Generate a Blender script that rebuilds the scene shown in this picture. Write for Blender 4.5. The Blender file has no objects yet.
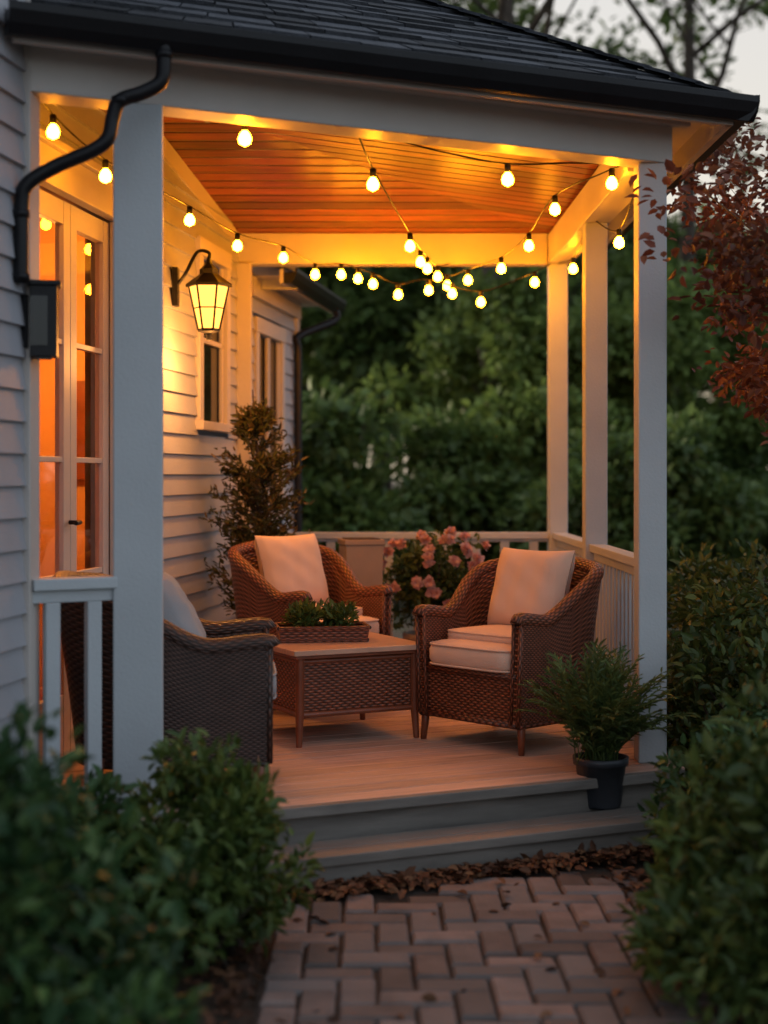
import bpy, math, random
import numpy as np
from mathutils import Vector, Matrix
random.seed(7); rng=np.random.default_rng(7)
scene=bpy.context.scene
GZ=-0.24   # ground level (deck top is z=0)

# ---------------------------------------------------------------- materials
def newmat(name):
    m=bpy.data.materials.new(name); m.use_nodes=True
    nt=m.node_tree
    return m,nt,nt.nodes['Principled BSDF']
def N(nt,t,**k):
    n=nt.nodes.new(t)
    for a,b in k.items(): setattr(n,a,b)
    return n
def math_(nt,op,a,b=None,c=None):
    n=nt.nodes.new('ShaderNodeMath'); n.operation=op
    for i,x in enumerate((a,b,c)):
        if x is None: continue
        if isinstance(x,(int,float)): n.inputs[i].default_value=x
        else: nt.links.new(x,n.inputs[i])
    return n.outputs[0]
def mixc(nt,fac,a,b,blend='MIX'):
    n=nt.nodes.new('ShaderNodeMix'); n.data_type='RGBA'; n.blend_type=blend
    for s,x in ((0,fac),(6,a),(7,b)):
        if isinstance(x,(int,float)): n.inputs[s].default_value=x
        elif isinstance(x,(tuple,list)): n.inputs[s].default_value=(x[0],x[1],x[2],1)
        else: nt.links.new(x,n.inputs[s])
    return n.outputs[2]
def sc(c,k): return tuple(min(1,x*k) for x in c)
def basic(name,col,rough=.5,var=.15,scale=4,bump=.0,bscale=60,metal=0,stretch=None,spec=.5,island=0,coord='Object',col2=None):
    m,nt,b=newmat(name)
    tc=N(nt,'ShaderNodeTexCoord'); mp=N(nt,'ShaderNodeMapping')
    nt.links.new(tc.outputs[coord],mp.inputs[0])
    if stretch: mp.inputs['Scale'].default_value=stretch
    no=N(nt,'ShaderNodeTexNoise'); no.inputs['Scale'].default_value=scale; no.inputs['Detail'].default_value=6
    nt.links.new(mp.outputs[0],no.inputs[0])
    f=math_(nt,'MULTIPLY_ADD',no.outputs[0],2.2,-.6)
    f.node.use_clamp=True
    c=mixc(nt,f,sc(col,1-var),sc(col,1+var))
    if island:
        g=N(nt,'ShaderNodeNewGeometry')
        if col2:
            wn=N(nt,'ShaderNodeTexWhiteNoise',noise_dimensions='1D'); nt.links.new(g.outputs['Random Per Island'],wn.inputs['W'])
            c=mixc(nt,math_(nt,'MULTIPLY',wn.outputs['Value'],.8),c,col2)
        k=math_(nt,'MULTIPLY_ADD',g.outputs['Random Per Island'],island*2,1-island)
        c2=N(nt,'ShaderNodeVectorMath',operation='SCALE'); nt.links.new(c,c2.inputs[0]); nt.links.new(k,c2.inputs['Scale']); c=c2.outputs[0]
    nt.links.new(c,b.inputs['Base Color'])
    b.inputs['Roughness'].default_value=rough; b.inputs['Metallic'].default_value=metal
    b.inputs['Specular IOR Level'].default_value=spec
    if bump:
        n2=N(nt,'ShaderNodeTexNoise'); n2.inputs['Scale'].default_value=bscale; n2.inputs['Detail'].default_value=5
        nt.links.new(mp.outputs[0],n2.inputs[0])
        bp=N(nt,'ShaderNodeBump'); bp.inputs['Strength'].default_value=bump; bp.inputs['Distance'].default_value=.01
        nt.links.new(n2.outputs[0],bp.inputs['Height']); nt.links.new(bp.outputs[0],b.inputs['Normal'])
    return m
def leafmat(name,c1,c2,c3,trans=.3,rough=.45):
    m,nt,b=newmat(name)
    g=N(nt,'ShaderNodeNewGeometry')
    cr=N(nt,'ShaderNodeValToRGB'); e=cr.color_ramp.elements
    e[0].color=(*c1,1); e[1].color=(*c3,1); e[1].position=1
    x=e.new(.55); x.color=(*c2,1)
    nt.links.new(g.outputs['Random Per Island'],cr.inputs[0])
    tc=N(nt,'ShaderNodeTexCoord'); no=N(nt,'ShaderNodeTexNoise'); no.inputs['Scale'].default_value=1.3; no.inputs['Detail'].default_value=1
    nt.links.new(tc.outputs['Object'],no.inputs[0])
    k=math_(nt,'MULTIPLY_ADD',no.outputs[0],1.4,.3)
    c=N(nt,'ShaderNodeVectorMath',operation='SCALE'); nt.links.new(cr.outputs[0],c.inputs[0]); nt.links.new(k,c.inputs['Scale'])
    nt.links.new(c.outputs[0],b.inputs['Base Color']); b.inputs['Roughness'].default_value=rough
    b.inputs['Specular IOR Level'].default_value=.35
    if trans>0:
        tr=N(nt,'ShaderNodeBsdfTranslucent'); nt.links.new(c.outputs[0],tr.inputs[0])
        mx=N(nt,'ShaderNodeMixShader'); mx.inputs[0].default_value=trans
        nt.links.new(b.outputs[0],mx.inputs[1]); nt.links.new(tr.outputs[0],mx.inputs[2])
        nt.links.new(mx.outputs[0],nt.nodes['Material Output'].inputs[0])
    return m
def emis(name,col,st):
    m,nt,b=newmat(name)
    b.inputs['Base Color'].default_value=(*col,1)
    b.inputs['Emission Color'].default_value=(*col,1); b.inputs['Emission Strength'].default_value=st
    return m
def wickermat(name,dark,light,pu=48,pv=84):
    m,nt,b=newmat(name)
    tc=N(nt,'ShaderNodeTexCoord'); sp=N(nt,'ShaderNodeSeparateXYZ'); nt.links.new(tc.outputs['UV'],sp.inputs[0])
    v=math_(nt,'MULTIPLY',sp.outputs[1],pv); u=math_(nt,'MULTIPLY',sp.outputs[0],pu)
    row=math_(nt,'FLOOR',v); fr=math_(nt,'FRACT',v)
    a=math_(nt,'SINE',math_(nt,'MULTIPLY',fr,math.pi))
    ph=math_(nt,'ADD',math_(nt,'MULTIPLY',u,math.pi),math_(nt,'MULTIPLY',row,math.pi))
    s=math_(nt,'MULTIPLY_ADD',math_(nt,'SINE',ph),.5,.5)
    h=math_(nt,'MULTIPLY',math_(nt,'POWER',a,.6),math_(nt,'MULTIPLY_ADD',s,.85,.15))
    no=N(nt,'ShaderNodeTexNoise'); no.inputs['Scale'].default_value=9; nt.links.new(tc.outputs['UV'],no.inputs[0])
    l2=mixc(nt,no.outputs[0],sc(light,.45),sc(light,1.6))
    c=mixc(nt,h,dark,l2); nt.links.new(c,b.inputs['Base Color'])
    b.inputs['Roughness'].default_value=.38
    bp=N(nt,'ShaderNodeBump'); bp.inputs['Strength'].default_value=.9; bp.inputs['Distance'].default_value=.006
    nt.links.new(h,bp.inputs['Height']); nt.links.new(bp.outputs[0],b.inputs['Normal'])
    return m
def woodplank(name,col,axis_scale,width=None,var=.35,rough=.5):
    m,nt,b=newmat(name)
    tc=N(nt,'ShaderNodeTexCoord'); mp=N(nt,'ShaderNodeMapping'); mp.inputs['Scale'].default_value=(1.2,22,1)
    nt.links.new(tc.outputs['UV'],mp.inputs[0])
    no=N(nt,'ShaderNodeTexNoise'); no.inputs['Scale'].default_value=2.2; no.inputs['Detail'].default_value=7; no.inputs['Distortion'].default_value=.4
    nt.links.new(mp.outputs[0],no.inputs[0])
    c=mixc(nt,math_(nt,'MULTIPLY_ADD',no.outputs[0],2.4,-.7),sc(col,1-var),sc(col,1+var))
    if width:
        sp=N(nt,'ShaderNodeSeparateXYZ'); nt.links.new(tc.outputs['UV'],sp.inputs[0])
        v=math_(nt,'DIVIDE',sp.outputs[1],width); fl=math_(nt,'FLOOR',v); fr=math_(nt,'FRACT',v)
        wn=N(nt,'ShaderNodeTexWhiteNoise',noise_dimensions='1D'); nt.links.new(fl,wn.inputs['W'])
        rnd=wn.outputs['Value']
        edge=math_(nt,'MINIMUM',fr,math_(nt,'SUBTRACT',1,fr)); g=math_(nt,'MULTIPLY',edge,8); g.node.use_clamp=True
        bp=N(nt,'ShaderNodeBump'); bp.inputs['Strength'].default_value=1; bp.inputs['Distance'].default_value=.01
        nt.links.new(g,bp.inputs['Height']); nt.links.new(bp.outputs[0],b.inputs['Normal'])
        k=math_(nt,'MULTIPLY',math_(nt,'MULTIPLY_ADD',rnd,.9,.55),math_(nt,'MULTIPLY_ADD',g,.95,.05))
    else:
        ge=N(nt,'ShaderNodeNewGeometry')
        k=math_(nt,'MULTIPLY_ADD',ge.outputs['Random Per Island'],.4,.8)
        bp=N(nt,'ShaderNodeBump'); bp.inputs['Strength'].default_value=.25; bp.inputs['Distance'].default_value=.004
        nt.links.new(no.outputs[0],bp.inputs['Height']); nt.links.new(bp.outputs[0],b.inputs['Normal'])
    s=N(nt,'ShaderNodeVectorMath',operation='SCALE'); nt.links.new(c,s.inputs[0]); nt.links.new(k,s.inputs['Scale'])
    nt.links.new(s.outputs[0],b.inputs['Base Color']); b.inputs['Roughness'].default_value=rough
    return m

M={}
M['white']=basic('white_paint',(.47,.505,.53),.45,.06,3,.15,90)
M['siding']=basic('siding_paint',(.38,.385,.42),.5,.11,2,.2,70,island=.05)
M['trim']=basic('cream_trim',(.54,.495,.46),.45,.06,3,.12,80)
M['black']=basic('black_metal',(.010,.010,.012),.38,.2,5,.1,60,spec=.25)
M['shingle']=basic('slate_shingle',(.045,.049,.058),.75,.3,14,.6,70,island=.55,spec=.3)
M['ceil']=woodplank('cedar_ceiling',(.19,.040,.017),1,width=.12,var=.5,rough=.36)
M['deck']=woodplank('deck_wood',(.56,.36,.275),1,None,.24,.5)
M['riser']=basic('weathered_board',(.185,.165,.145),.65,.3,3,.3,50,stretch=(1,1,8))
M['wicker']=wickermat('wicker_brown',(.018,.006,.003),(.36,.115,.058))
M['wickerd']=wickermat('wicker_dark',(.010,.007,.006),(.13,.065,.048))
M['wood']=basic('stained_wood',(.20,.06,.028),.35,.3,8,.1,60)
M['tabletop']=basic('table_top_wood',(.55,.34,.24),.3,.18,9,.1,60,stretch=(1,6,1))
M['cush']=basic('cushion_linen',(.78,.55,.42),.85,.05,5,.35,320)
M['cushg']=basic('cushion_grey',(.30,.33,.36),.85,.05,5,.35,320)
M['brick']=basic('paver_brick',(.185,.132,.115),.8,.3,9,.5,90,island=.38,col2=(.125,.115,.112))
M['soil']=basic('soil',(.045,.031,.022),.95,.4,12,.8,60)
M['pot']=basic('dark_pot',(.03,.034,.042),.45,.2,6,.1,40)
M['taupe']=basic('taupe_ceramic',(.32,.23,.17),.6,.12,5,.1,40)
M['bark']=basic('bark',(.06,.045,.034),.9,.35,7,.6,30)
M['leafA']=leafmat('leaf_dark',(.022,.06,.024),(.052,.115,.038),(.105,.185,.052),.25)
M['leafB']=leafmat('leaf_yellowgreen',(.045,.085,.02),(.095,.15,.034),(.17,.22,.05),.25)
M['leafC']=leafmat('leaf_hedge',(.035,.066,.017),(.072,.115,.027),(.145,.18,.04),.25)
M['leafT']=leafmat('leaf_tree',(.07,.12,.03),(.12,.18,.045),(.17,.23,.06),.4)
M['leafT2']=leafmat('leaf_tree_dark',(.06,.105,.03),(.095,.15,.04),(.14,.20,.052),.38)
M['leafT3']=leafmat('leaf_tree_light',(.12,.18,.05),(.16,.235,.06),(.21,.29,.075),.42)
M['leafR']=leafmat('leaf_rust',(.10,.032,.02),(.18,.062,.034),(.27,.11,.05),.3)
M['leafE']=leafmat('leaf_evergreen',(.045,.055,.018),(.08,.085,.026),(.16,.10,.035),.2)
M['leafF']=leafmat('leaf_fern',(.055,.09,.028),(.09,.14,.04),(.15,.20,.055),.25)
M['litter']=leafmat('leaf_litter',(.06,.026,.014),(.12,.05,.025),(.19,.09,.04),0,.8)
M['petal']=leafmat('petal_pink',(.58,.27,.26),(.75,.43,.40),(.80,.58,.52),.3)
M['bulb']=emis('bulb_glow',(1,.315,.0078),140)
M['lantglow']=emis('lantern_glow',(1,.42,.07),2.9)
M['pendant']=emis('pendant_glow',(1,.34,.05),120)
M['room']=basic('room_wall',(.60,.36,.18),.8,.1,2)
M['darkglass'],nt_,b_=newmat('dark_glass'); b_.inputs['Base Color'].default_value=(.012,.013,.014,1); b_.inputs['Roughness'].default_value=.04
def glassmat():
    m,nt,b=newmat('window_glass'); nt.nodes.remove(b)
    t=N(nt,'ShaderNodeBsdfTransparent'); g=N(nt,'ShaderNodeBsdfGlossy'); g.inputs['Roughness'].default_value=.02
    f=N(nt,'ShaderNodeFresnel'); mx=N(nt,'ShaderNodeMixShader')
    nt.links.new(math_(nt,'MULTIPLY_ADD',f.outputs[0],1.0,.06),mx.inputs[0])
    nt.links.new(t.outputs[0],mx.inputs[1]); nt.links.new(g.outputs[0],mx.inputs[2]); nt.links.new(mx.outputs[0],nt.nodes['Material Output'].inputs[0])
    return m
M['glass']=glassmat()
def groundmat():
    m,nt,b=newmat('ground_mix')
    tc=N(nt,'ShaderNodeTexCoord'); a=N(nt,'ShaderNodeTexNoise'); a.inputs['Scale'].default_value=1.2; a.inputs['Detail'].default_value=8
    c=N(nt,'ShaderNodeTexNoise'); c.inputs['Scale'].default_value=60; c.inputs['Detail'].default_value=6
    nt.links.new(tc.outputs['Object'],a.inputs[0]); nt.links.new(tc.outputs['Object'],c.inputs[0])
    s1=mixc(nt,c.outputs[0],(.03,.02,.014),(.10,.065,.042)); s2=mixc(nt,c.outputs[0],(.02,.035,.012),(.05,.08,.025))
    f=math_(nt,'MULTIPLY_ADD',a.outputs[0],4,-1.9); f.node.use_clamp=True
    nt.links.new(mixc(nt,f,s1,s2),b.inputs['Base Color']); b.inputs['Roughness'].default_value=.95
    bp=N(nt,'ShaderNodeBump'); bp.inputs['Strength'].default_value=.8; bp.inputs['Distance'].default_value=.02
    nt.links.new(c.outputs[0],bp.inputs['Height']); nt.links.new(bp.outputs[0],b.inputs['Normal'])
    return m
M['ground']=groundmat()

# ---------------------------------------------------------------- mesh builder
def link(o,parent=None):
    scene.collection.objects.link(o)
    if parent: o.parent=parent
    return o
def empty(name,loc=(0,0,0),rz=0,parent=None,scale=(1,1,1)):
    o=bpy.data.objects.new(name,None); o.location=loc; o.rotation_euler=(0,0,rz); o.scale=scale; o.empty_display_size=.2
    return link(o,parent)
class MB:
    def __init__(s): s.v=[];s.f=[];s.m=[];s.uv=[]
    def add(s,vs,fs,mi=0,uvs=None):
        o=len(s.v); s.v+= [tuple(x) for x in vs]
        for i,f in enumerate(fs):
            s.f.append(tuple(o+k for k in f)); s.m.append(mi)
            s.uv.append(uvs[i] if uvs else None)
    def box(s,c,size,rz=0,mi=0,taper=1.0):
        sx,sy,sz=[k/2 for k in size]; ca,sa=math.cos(rz),math.sin(rz); vs=[]
        for z,t in ((-sz,1.0),(sz,taper)):
            for x,y in ((-sx,-sy),(sx,-sy),(sx,sy),(-sx,sy)):
                x*=t;y*=t
                vs.append((c[0]+x*ca-y*sa,c[1]+x*sa+y*ca,c[2]+z))
        s.add(vs,[(0,3,2,1),(4,5,6,7),(0,1,5,4),(1,2,6,5),(2,3,7,6),(3,0,4,7)],mi)
    def beam(s,p0,p1,w,h,mi=0):
        p0=Vector(p0);p1=Vector(p1);d=(p1-p0).normalized()
        side=d.cross(Vector((0,0,1)))
        if side.length<1e-4: side=Vector((1,0,0))
        side.normalize(); up=side.cross(d)
        vs=[]; L=(p1-p0).length
        for p in (p0,p1):
            for a,b in ((-1,-1),(1,-1),(1,1),(-1,1)): vs.append(p+side*(a*w/2)+up*(b*h/2))
        s.add(vs,[(0,1,2,3),(7,6,5,4),(0,4,5,1),(1,5,6,2),(2,6,7,3),(3,7,4,0)],mi,
          [[(0,0),(w,0),(w,h),(0,h)]]*2+[[(0,0),(L,0),(L,w),(0,w)]]*4)
    def tube(s,path,r,n=8,mi=0,caps=True):
        P=[Vector(p) for p in path]; R=r if isinstance(r,(list,tuple)) else [r]*len(P)
        vs=[];prev=None;U=[0]
        for i in range(1,len(P)): U.append(U[-1]+(P[i]-P[i-1]).length)
        for i,p in enumerate(P):
            d=(P[min(i+1,len(P)-1)]-P[max(i-1,0)])
            if d.length<1e-7: d=Vector((0,0,1))
            d.normalize()
            if prev is None:
                a=Vector((0,0,1)) if abs(d.z)<.9 else Vector((1,0,0))
                x=d.cross(a).normalized()
            else:
                x=(prev-d*prev.dot(d))
                x=x.normalized() if x.length>1e-6 else d.orthogonal().normalized()
            prev=x; y=d.cross(x)
            for k in range(n):
                t=2*math.pi*k/n; vs.append(p+(x*math.cos(t)+y*math.sin(t))*R[i])
        fs=[];uv=[]
        for i in range(len(P)-1):
            for k in range(n):
                k2=(k+1)%n; fs.append((i*n+k,i*n+k2,(i+1)*n+k2,(i+1)*n+k))
                c=2*math.pi*max(R[i],.01)
                uv.append([(U[i],c*k/n),(U[i],c*(k+1)/n),(U[i+1],c*(k+1)/n),(U[i+1],c*k/n)])
        if caps:
            fs.append(tuple(range(n))[::-1]); uv.append(None)
            fs.append(tuple((len(P)-1)*n+k for k in range(n))); uv.append(None)
        s.add(vs,fs,mi,uv)
    def lathe(s,prof,c=(0,0,0),n=24,mi=0):
        vs=[];fs=[]
        for r,z in prof:
            for k in range(n):
                t=2*math.pi*k/n; vs.append((c[0]+r*math.cos(t),c[1]+r*math.sin(t),c[2]+z))
        for i in range(len(prof)-1):
            for k in range(n):
                k2=(k+1)%n; fs.append((i*n+k,i*n+k2,(i+1)*n+k2,(i+1)*n+k))
        s.add(vs,fs,mi)
    def grid(s,fn,nu,nv,mi=0,uvscale=(1,1),close=False):
        vs=[];fs=[];uv=[]
        for j in range(nv+1):
            for i in range(nu+1): vs.append(fn(i/nu,j/nv))
        for j in range(nv):
            for i in range(nu):
                fs.append((j*(nu+1)+i,j*(nu+1)+i+1,(j+1)*(nu+1)+i+1,(j+1)*(nu+1)+i))
                uv.append([(a/nu*uvscale[0],b/nv*uvscale[1]) for a,b in ((i,j),(i+1,j),(i+1,j+1),(i,j+1))])
        s.add(vs,fs,mi,uv)
    def obj(s,name,mats,parent=None,smooth=False,bevel=0,loc=None):
        me=bpy.data.meshes.new(name); me.from_pydata(s.v,[],s.f)
        for m in mats: me.materials.append(M[m])
        me.polygons.foreach_set('material_index',s.m)
        ul=me.uv_layers.new(name='UVMap')
        buf=[]
        for f,u in zip(s.f,s.uv):
            if u: 
                for a in u: buf+= [a[0],a[1]]
            else: buf+= [0,0]*len(f)
        ul.data.foreach_set('uv',buf)
        me.update()
        if smooth: me.polygons.foreach_set('use_smooth',[True]*len(me.polygons))
        o=bpy.data.objects.new(name,me); link(o,parent)
        if loc: o.location=loc
        if bevel:
            b=o.modifiers.new('bevel','BEVEL'); b.width=bevel; b.segments=2; b.limit_method='ANGLE'
        return o

# ---------------------------------------------------------------- foliage
def unit(a): return a/np.maximum(np.linalg.norm(a,axis=1,keepdims=True),1e-9)
def leaf_mesh(name,P,D,Nn,L,W,mat,rg):
    n=len(P); D=unit(D); Nn=unit(Nn-D*np.sum(Nn*D,axis=1,keepdims=True)); S=np.cross(D,Nn)
    k=rg.uniform(.65,1.25,(n,1)); L=L*k; W=W*k
    V=np.empty((n,6,3))
    V[:,0]=P; V[:,1]=P+D*.3*L+S*.46*W+Nn*.14*W; V[:,2]=P+D*.68*L+S*.36*W+Nn*.08*W
    V[:,3]=P+D*L-Nn*.16*L; V[:,4]=P+D*.68*L-S*.36*W+Nn*.08*W; V[:,5]=P+D*.3*L-S*.46*W+Nn*.14*W
    me=bpy.data.meshes.new(name); me.vertices.add(n*6); me.vertices.foreach_set('co',V.ravel())
    idx=np.arange(n)[:,None]*6
    F=np.concatenate([idx+np.array([[0,1,2,3]]),idx+np.array([[0,3,4,5]])],axis=1).ravel()
    me.loops.add(n*8); me.loops.foreach_set('vertex_index',F.astype(np.int32))
    me.polygons.add(n*2); me.polygons.foreach_set('loop_start',np.arange(n*2,dtype=np.int32)*4)
    try: me.polygons.foreach_set('loop_total',np.full(n*2,4,dtype=np.int32))
    except Exception: pass
    me.materials.append(M[mat]); me.update(); me.validate()
    return me
def cloud_arrays(blobs,rg,up=.25,inner=.5):
    Ps=[];Ds=[];Ns=[]
    for c,r,n in blobs:
        d=unit(rg.normal(size=(n,3))); rad=inner+(1-inner)*rg.random((n,1))**.6
        rad*=rg.uniform(.85,1.1,(n,1))
        P=np.array(c)+d*np.array(r)*rad
        Ps.append(P); Ds.append(d*.8+rg.normal(size=(n,3))*.55+np.array([0,0,up])); Ns.append(rg.normal(size=(n,3))*.6+np.array([0,0,1.]))
    return np.concatenate(Ps),np.concatenate(Ds),np.concatenate(Ns)
def shrub(name,ells,sub,subr,per,L,W,mat,seed,zmin=GZ,stems=True):
    rg=np.random.default_rng(seed); blobs=[]
    for c,r,wt in ells:
        k=int(sub*wt)
        d=unit(rg.normal(size=(k,3))); rad=rg.uniform(.45,1.0,(k,1))**.5*rg.uniform(.9,1.12,(k,1))
        Q=np.array(c)+d*np.array(r)*rad
        for q in Q:
            if q[2]<zmin: continue
            rr=subr*rg.uniform(.6,1.35); blobs.append((q,(rr,rr,rr*.85),per))
    P,D,Nn=cloud_arrays(blobs,rg,.35)
    keep=P[:,2]>zmin; me=leaf_mesh(name+'_leaves',P[keep],D[keep],Nn[keep],L,W,mat,rg)
    e=empty(name); o=bpy.data.objects.new('foliage',me); link(o,e)
    if stems:
        mb=MB()
        for c,r,wt in ells:
            for i in range(14):
                q=blobs[rg.integers(len(blobs))][0]
                b=(c[0]+rg.normal()*.05,c[1]+rg.normal()*.05,zmin-.02)
                mid=((b[0]*.6+q[0]*.4),(b[1]*.6+q[1]*.4),(b[2]+q[2])/2)
                mb.tube([b,mid,tuple(q)],[.011,.008,.004],5)
        mb.obj('stems',['bark'],e,smooth=True)
    return e
def tree_data(name,seed,H=8,trunk=.16,depth=4,spread=.8,leafn=110,L=.2,W=.11,blobr=.55,mat='leafT',first=.3,nch=4):
    rg=random.Random(seed); nr=np.random.default_rng(seed); mb=MB(); tips=[]
    def branch(p,d,ln,r,k):
        pts=[p];rad=[r];q=Vector(p);dd=Vector(d)
        seg=5 if k==0 else 4
        for i in range(seg):
            dd=(dd+Vector((rg.gauss(0,.13),rg.gauss(0,.13),rg.gauss(0,.08)+(.05 if k else .02)))).normalized()
            q=q+dd*(ln/seg); pts.append(q.copy()); rad.append(r*(1-.62*(i+1)/seg))
        mb.tube(pts,rad,7 if k<2 else 4)
        if k>=depth-1:
            tips.append(pts[-1]); tips.append(pts[2]); return
        if k==depth-2: tips.append(pts[-1])
        n=nch+ (3 if k==0 else 0)
        for i in range(n):
            t=first+(1-first)*(i+rg.random())/n if k==0 else .35+.65*(i+rg.random())/n
            x=t*seg; a=min(int(x),seg-1); f=x-a
            bp=pts[a].lerp(pts[a+1],f); br=rad[a]*(1-f)+rad[a+1]*f
            az=rg.uniform(0,2*math.pi) if k else i*2.4+rg.uniform(-.4,.4)
            dirn=(dd*.55+Vector((math.cos(az),math.sin(az),rg.uniform(-.1,.45)))*spread).normalized()
            branch(bp,dirn,ln*(.62-.18*t if k==0 else .6)*rg.uniform(.75,1.15),br*.62,k+1)
    branch(Vector((0,0,-.2)),Vector((0,0,1)),H*.8,trunk,0)
    blobs=[((t.x,t.y,t.z),(blobr*nr.uniform(.7,1.3),blobr*nr.uniform(.7,1.3),blobr*.7),leafn) for t in tips]
    P,D,Nn=cloud_arrays(blobs,nr,.0,.15)
    lm=leaf_mesh(name+'_crown',P,D,Nn,L,W,mat,nr)
    wm=mb.obj(name+'_tmp',['bark'],None,smooth=True); wd=wm.data; bpy.data.objects.remove(wm)
    return wd,lm
def place_tree(name,data,loc,rz=0,s=1.0,sz=None):
    e=empty(name,loc,rz,None,(s,s,sz or s))
    link(bpy.data.objects.new('trunk',data[0]),e); link(bpy.data.objects.new('crown',data[1]),e)
    return e

# ---------------------------------------------------------------- ground & path
mb=MB(); S=400; mb.add([(-S,-S,GZ-.03),(S,-S,GZ-.03),(S,S,GZ-.03),(-S,S,GZ-.03)],[(0,1,2,3)]); mb.obj('ground',['ground'])
def front_y(x,off=0):
    return 5.415+.448*(x+.354)-off*1.0957
mb=MB(); cell=.108; gap=.010
x0,y0=-.30,1.6
for i in range(-1,13):
    for j in range(0,44):
        k=(i-j)%4
        if k==0: w,h=2,1
        elif k==3: w,h=1,2
        else: continue
        ax,ay=x0+i*cell,y0+j*cell; bx,by=ax+w*cell,ay+h*cell
        if bx<x0-.01 or ax>.95: continue
        ax=max(ax,x0);bx=min(bx,.97)
        if bx-ax<.04: continue
        lim=front_y((ax+bx)/2,.36)
        if by>lim: continue
        dz=random.uniform(-.005,.005); t=random.uniform(-.004,.004)
        g=gap/2; z0=GZ-.03; z1=GZ+dz-.009; z2=GZ+dz; c=.008
        J=[random.uniform(-.003,.003) for _ in range(8)]
        cs=[(ax+g+J[0],ay+g+J[1]),(bx-g+J[2],ay+g+J[3]),(bx-g+J[4],by-g+J[5]),(ax+g+J[6],by-g+J[7])]
        ins=[(c,c),(-c,c),(-c,-c),(c,-c)]; tt=[0,0,t,t]
        vs=[(p[0],p[1],z0) for p in cs]+[(p[0],p[1],z1+q) for p,q in zip(cs,tt)]+[(p[0]+d[0],p[1]+d[1],z2+q) for p,d,q in zip(cs,ins,tt)]
        fs=[(8,9,10,11)]
        for a in range(4):
            b=(a+1)%4; fs+= [(a,b,4+b,4+a),(4+a,4+b,8+b,8+a)]
        mb.add(vs,fs)
e=mb.obj('brick_path',['brick'])
mb=MB(); mb.add([(-.31,1.5,GZ-.018),(.98,1.5,GZ-.018),(.98,5.9,GZ-.018),(-.31,5.35,GZ-.018)],[(0,1,2,3)]); mb.obj('path_bed',['soil'],e)

# leaf litter
rg=np.random.default_rng(3); n=1500
xs=rg.uniform(-.4,1.15,n); off=np.abs(rg.normal(0,.055,n))+.275
P=np.stack([xs,5.415+.448*(xs+.354)-off*1.0957,np.full(n,GZ+.006)+rg.random(n)*.02],1)
n2=800; side=rg.random(n2)<.5; xs2=np.where(side,-.33+np.abs(rg.normal(0,.08,n2))*-1,.97+rg.normal(0,.05,n2)); ys2=rg.uniform(2.6,5.5,n2)
P=np.concatenate([P,np.stack([xs2,ys2,np.full(n2,GZ+.004)+rg.random(n2)*.02],1)])
n3=60; P=np.concatenate([P,np.stack([rg.uniform(-.3,.95,n3),rg.uniform(3,5.2,n3),np.full(n3,GZ+.006)],1)])
nn=len(P); D=rg.normal(size=(nn,3)); D[:,2]*=.25; Nn=rg.normal(size=(nn,3))*.35+np.array([0,0,1.])
o=bpy.data.objects.new('leaf_litter',leaf_mesh('leaf_litter',P,D,Nn,.045,.028,'litter',rg)); link(o)

# ---------------------------------------------------------------- porch
porch=empty('covered_porch')
def clip(poly,a,b,c):
    out=[]
    for i in range(len(poly)):
        p,q=poly[i],poly[(i+1)%len(poly)]; dp=a*p[0]+b*p[1]-c; dq=a*q[0]+b*q[1]-c
        if dp<=0: out.append(p)
        if dp*dq<0:
            t=dp/(dp-dq); out.append((p[0]+(q[0]-p[0])*t,p[1]+(q[1]-p[1])*t))
    return out
U=Vector((.9126,.4088)); NO=Vector((.4088,-.9126))
deckpoly=[(-1.16,front_y(-1.16)),(1.30,front_y(1.30)),(1.30,9.44),(-.75,9.44),(-1.44,5.2)]
mb=MB(); base=NO.dot(Vector((0,front_y(0)))); 
for i in range(48):
    hi=base-i*.118; lo=hi-.111
    p=clip(deckpoly,NO.x,NO.y,hi); p=clip(p,-NO.x,-NO.y,-lo) if len(p)>2 else p
    if len(p)<3: continue
    n=len(p); z=random.uniform(-.001,.001)
    vs=[(q[0],q[1],z) for q in p]+[(q[0],q[1],-.03) for q in p]
    of=random.uniform(0,9)
    uv=[[(q[0]*U.x+q[1]*U.y+of, q[0]*NO.x+q[1]*NO.y+of) for q in p]]
    fs=[tuple(range(n))]
    for k in range(n):
        fs.append((k,k+n,(k+1)%n+n,(k+1)%n)); uv.append(None)
    mb.add(vs,fs,0,uv)
mb.obj('deck_floor',['deck'],porch,bevel=.002)
def lp(x,off,z): return (x+NO.x*off, front_y(x)+NO.y*off, z)
mb=MB()
mb.beam(lp(-1.15,.012,-.022),lp(1.28,.012,-.022),.05,.04)
mb.beam(lp(-1.15,-.02,-.12),lp(1.28,-.02,-.12),.03,.15)
mb.box((1.285,7.8,-.14),(.03,3.2,.2)); mb.box((.25,9.45,-.14),(2.05,.03,.2))
mb.obj('deck_skirt',['riser'],porch,bevel=.004)
steps=MB()
for a,b in ((.035,.145),(.152,.262)):
    c=(a+b)/2; steps.beam(lp(-1.1,c,-.148),lp(1.13,c,-.148),b-a,.036)
steps.beam(lp(-1.08,.235,-.205),lp(1.11,.235,-.205),.025,.078)
steps.beam(lp(1.105,.02,-.205),lp(1.105,.222,-.205),.02,.077)
steps.obj('porch_steps',['riser'],None,bevel=.004)

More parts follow.
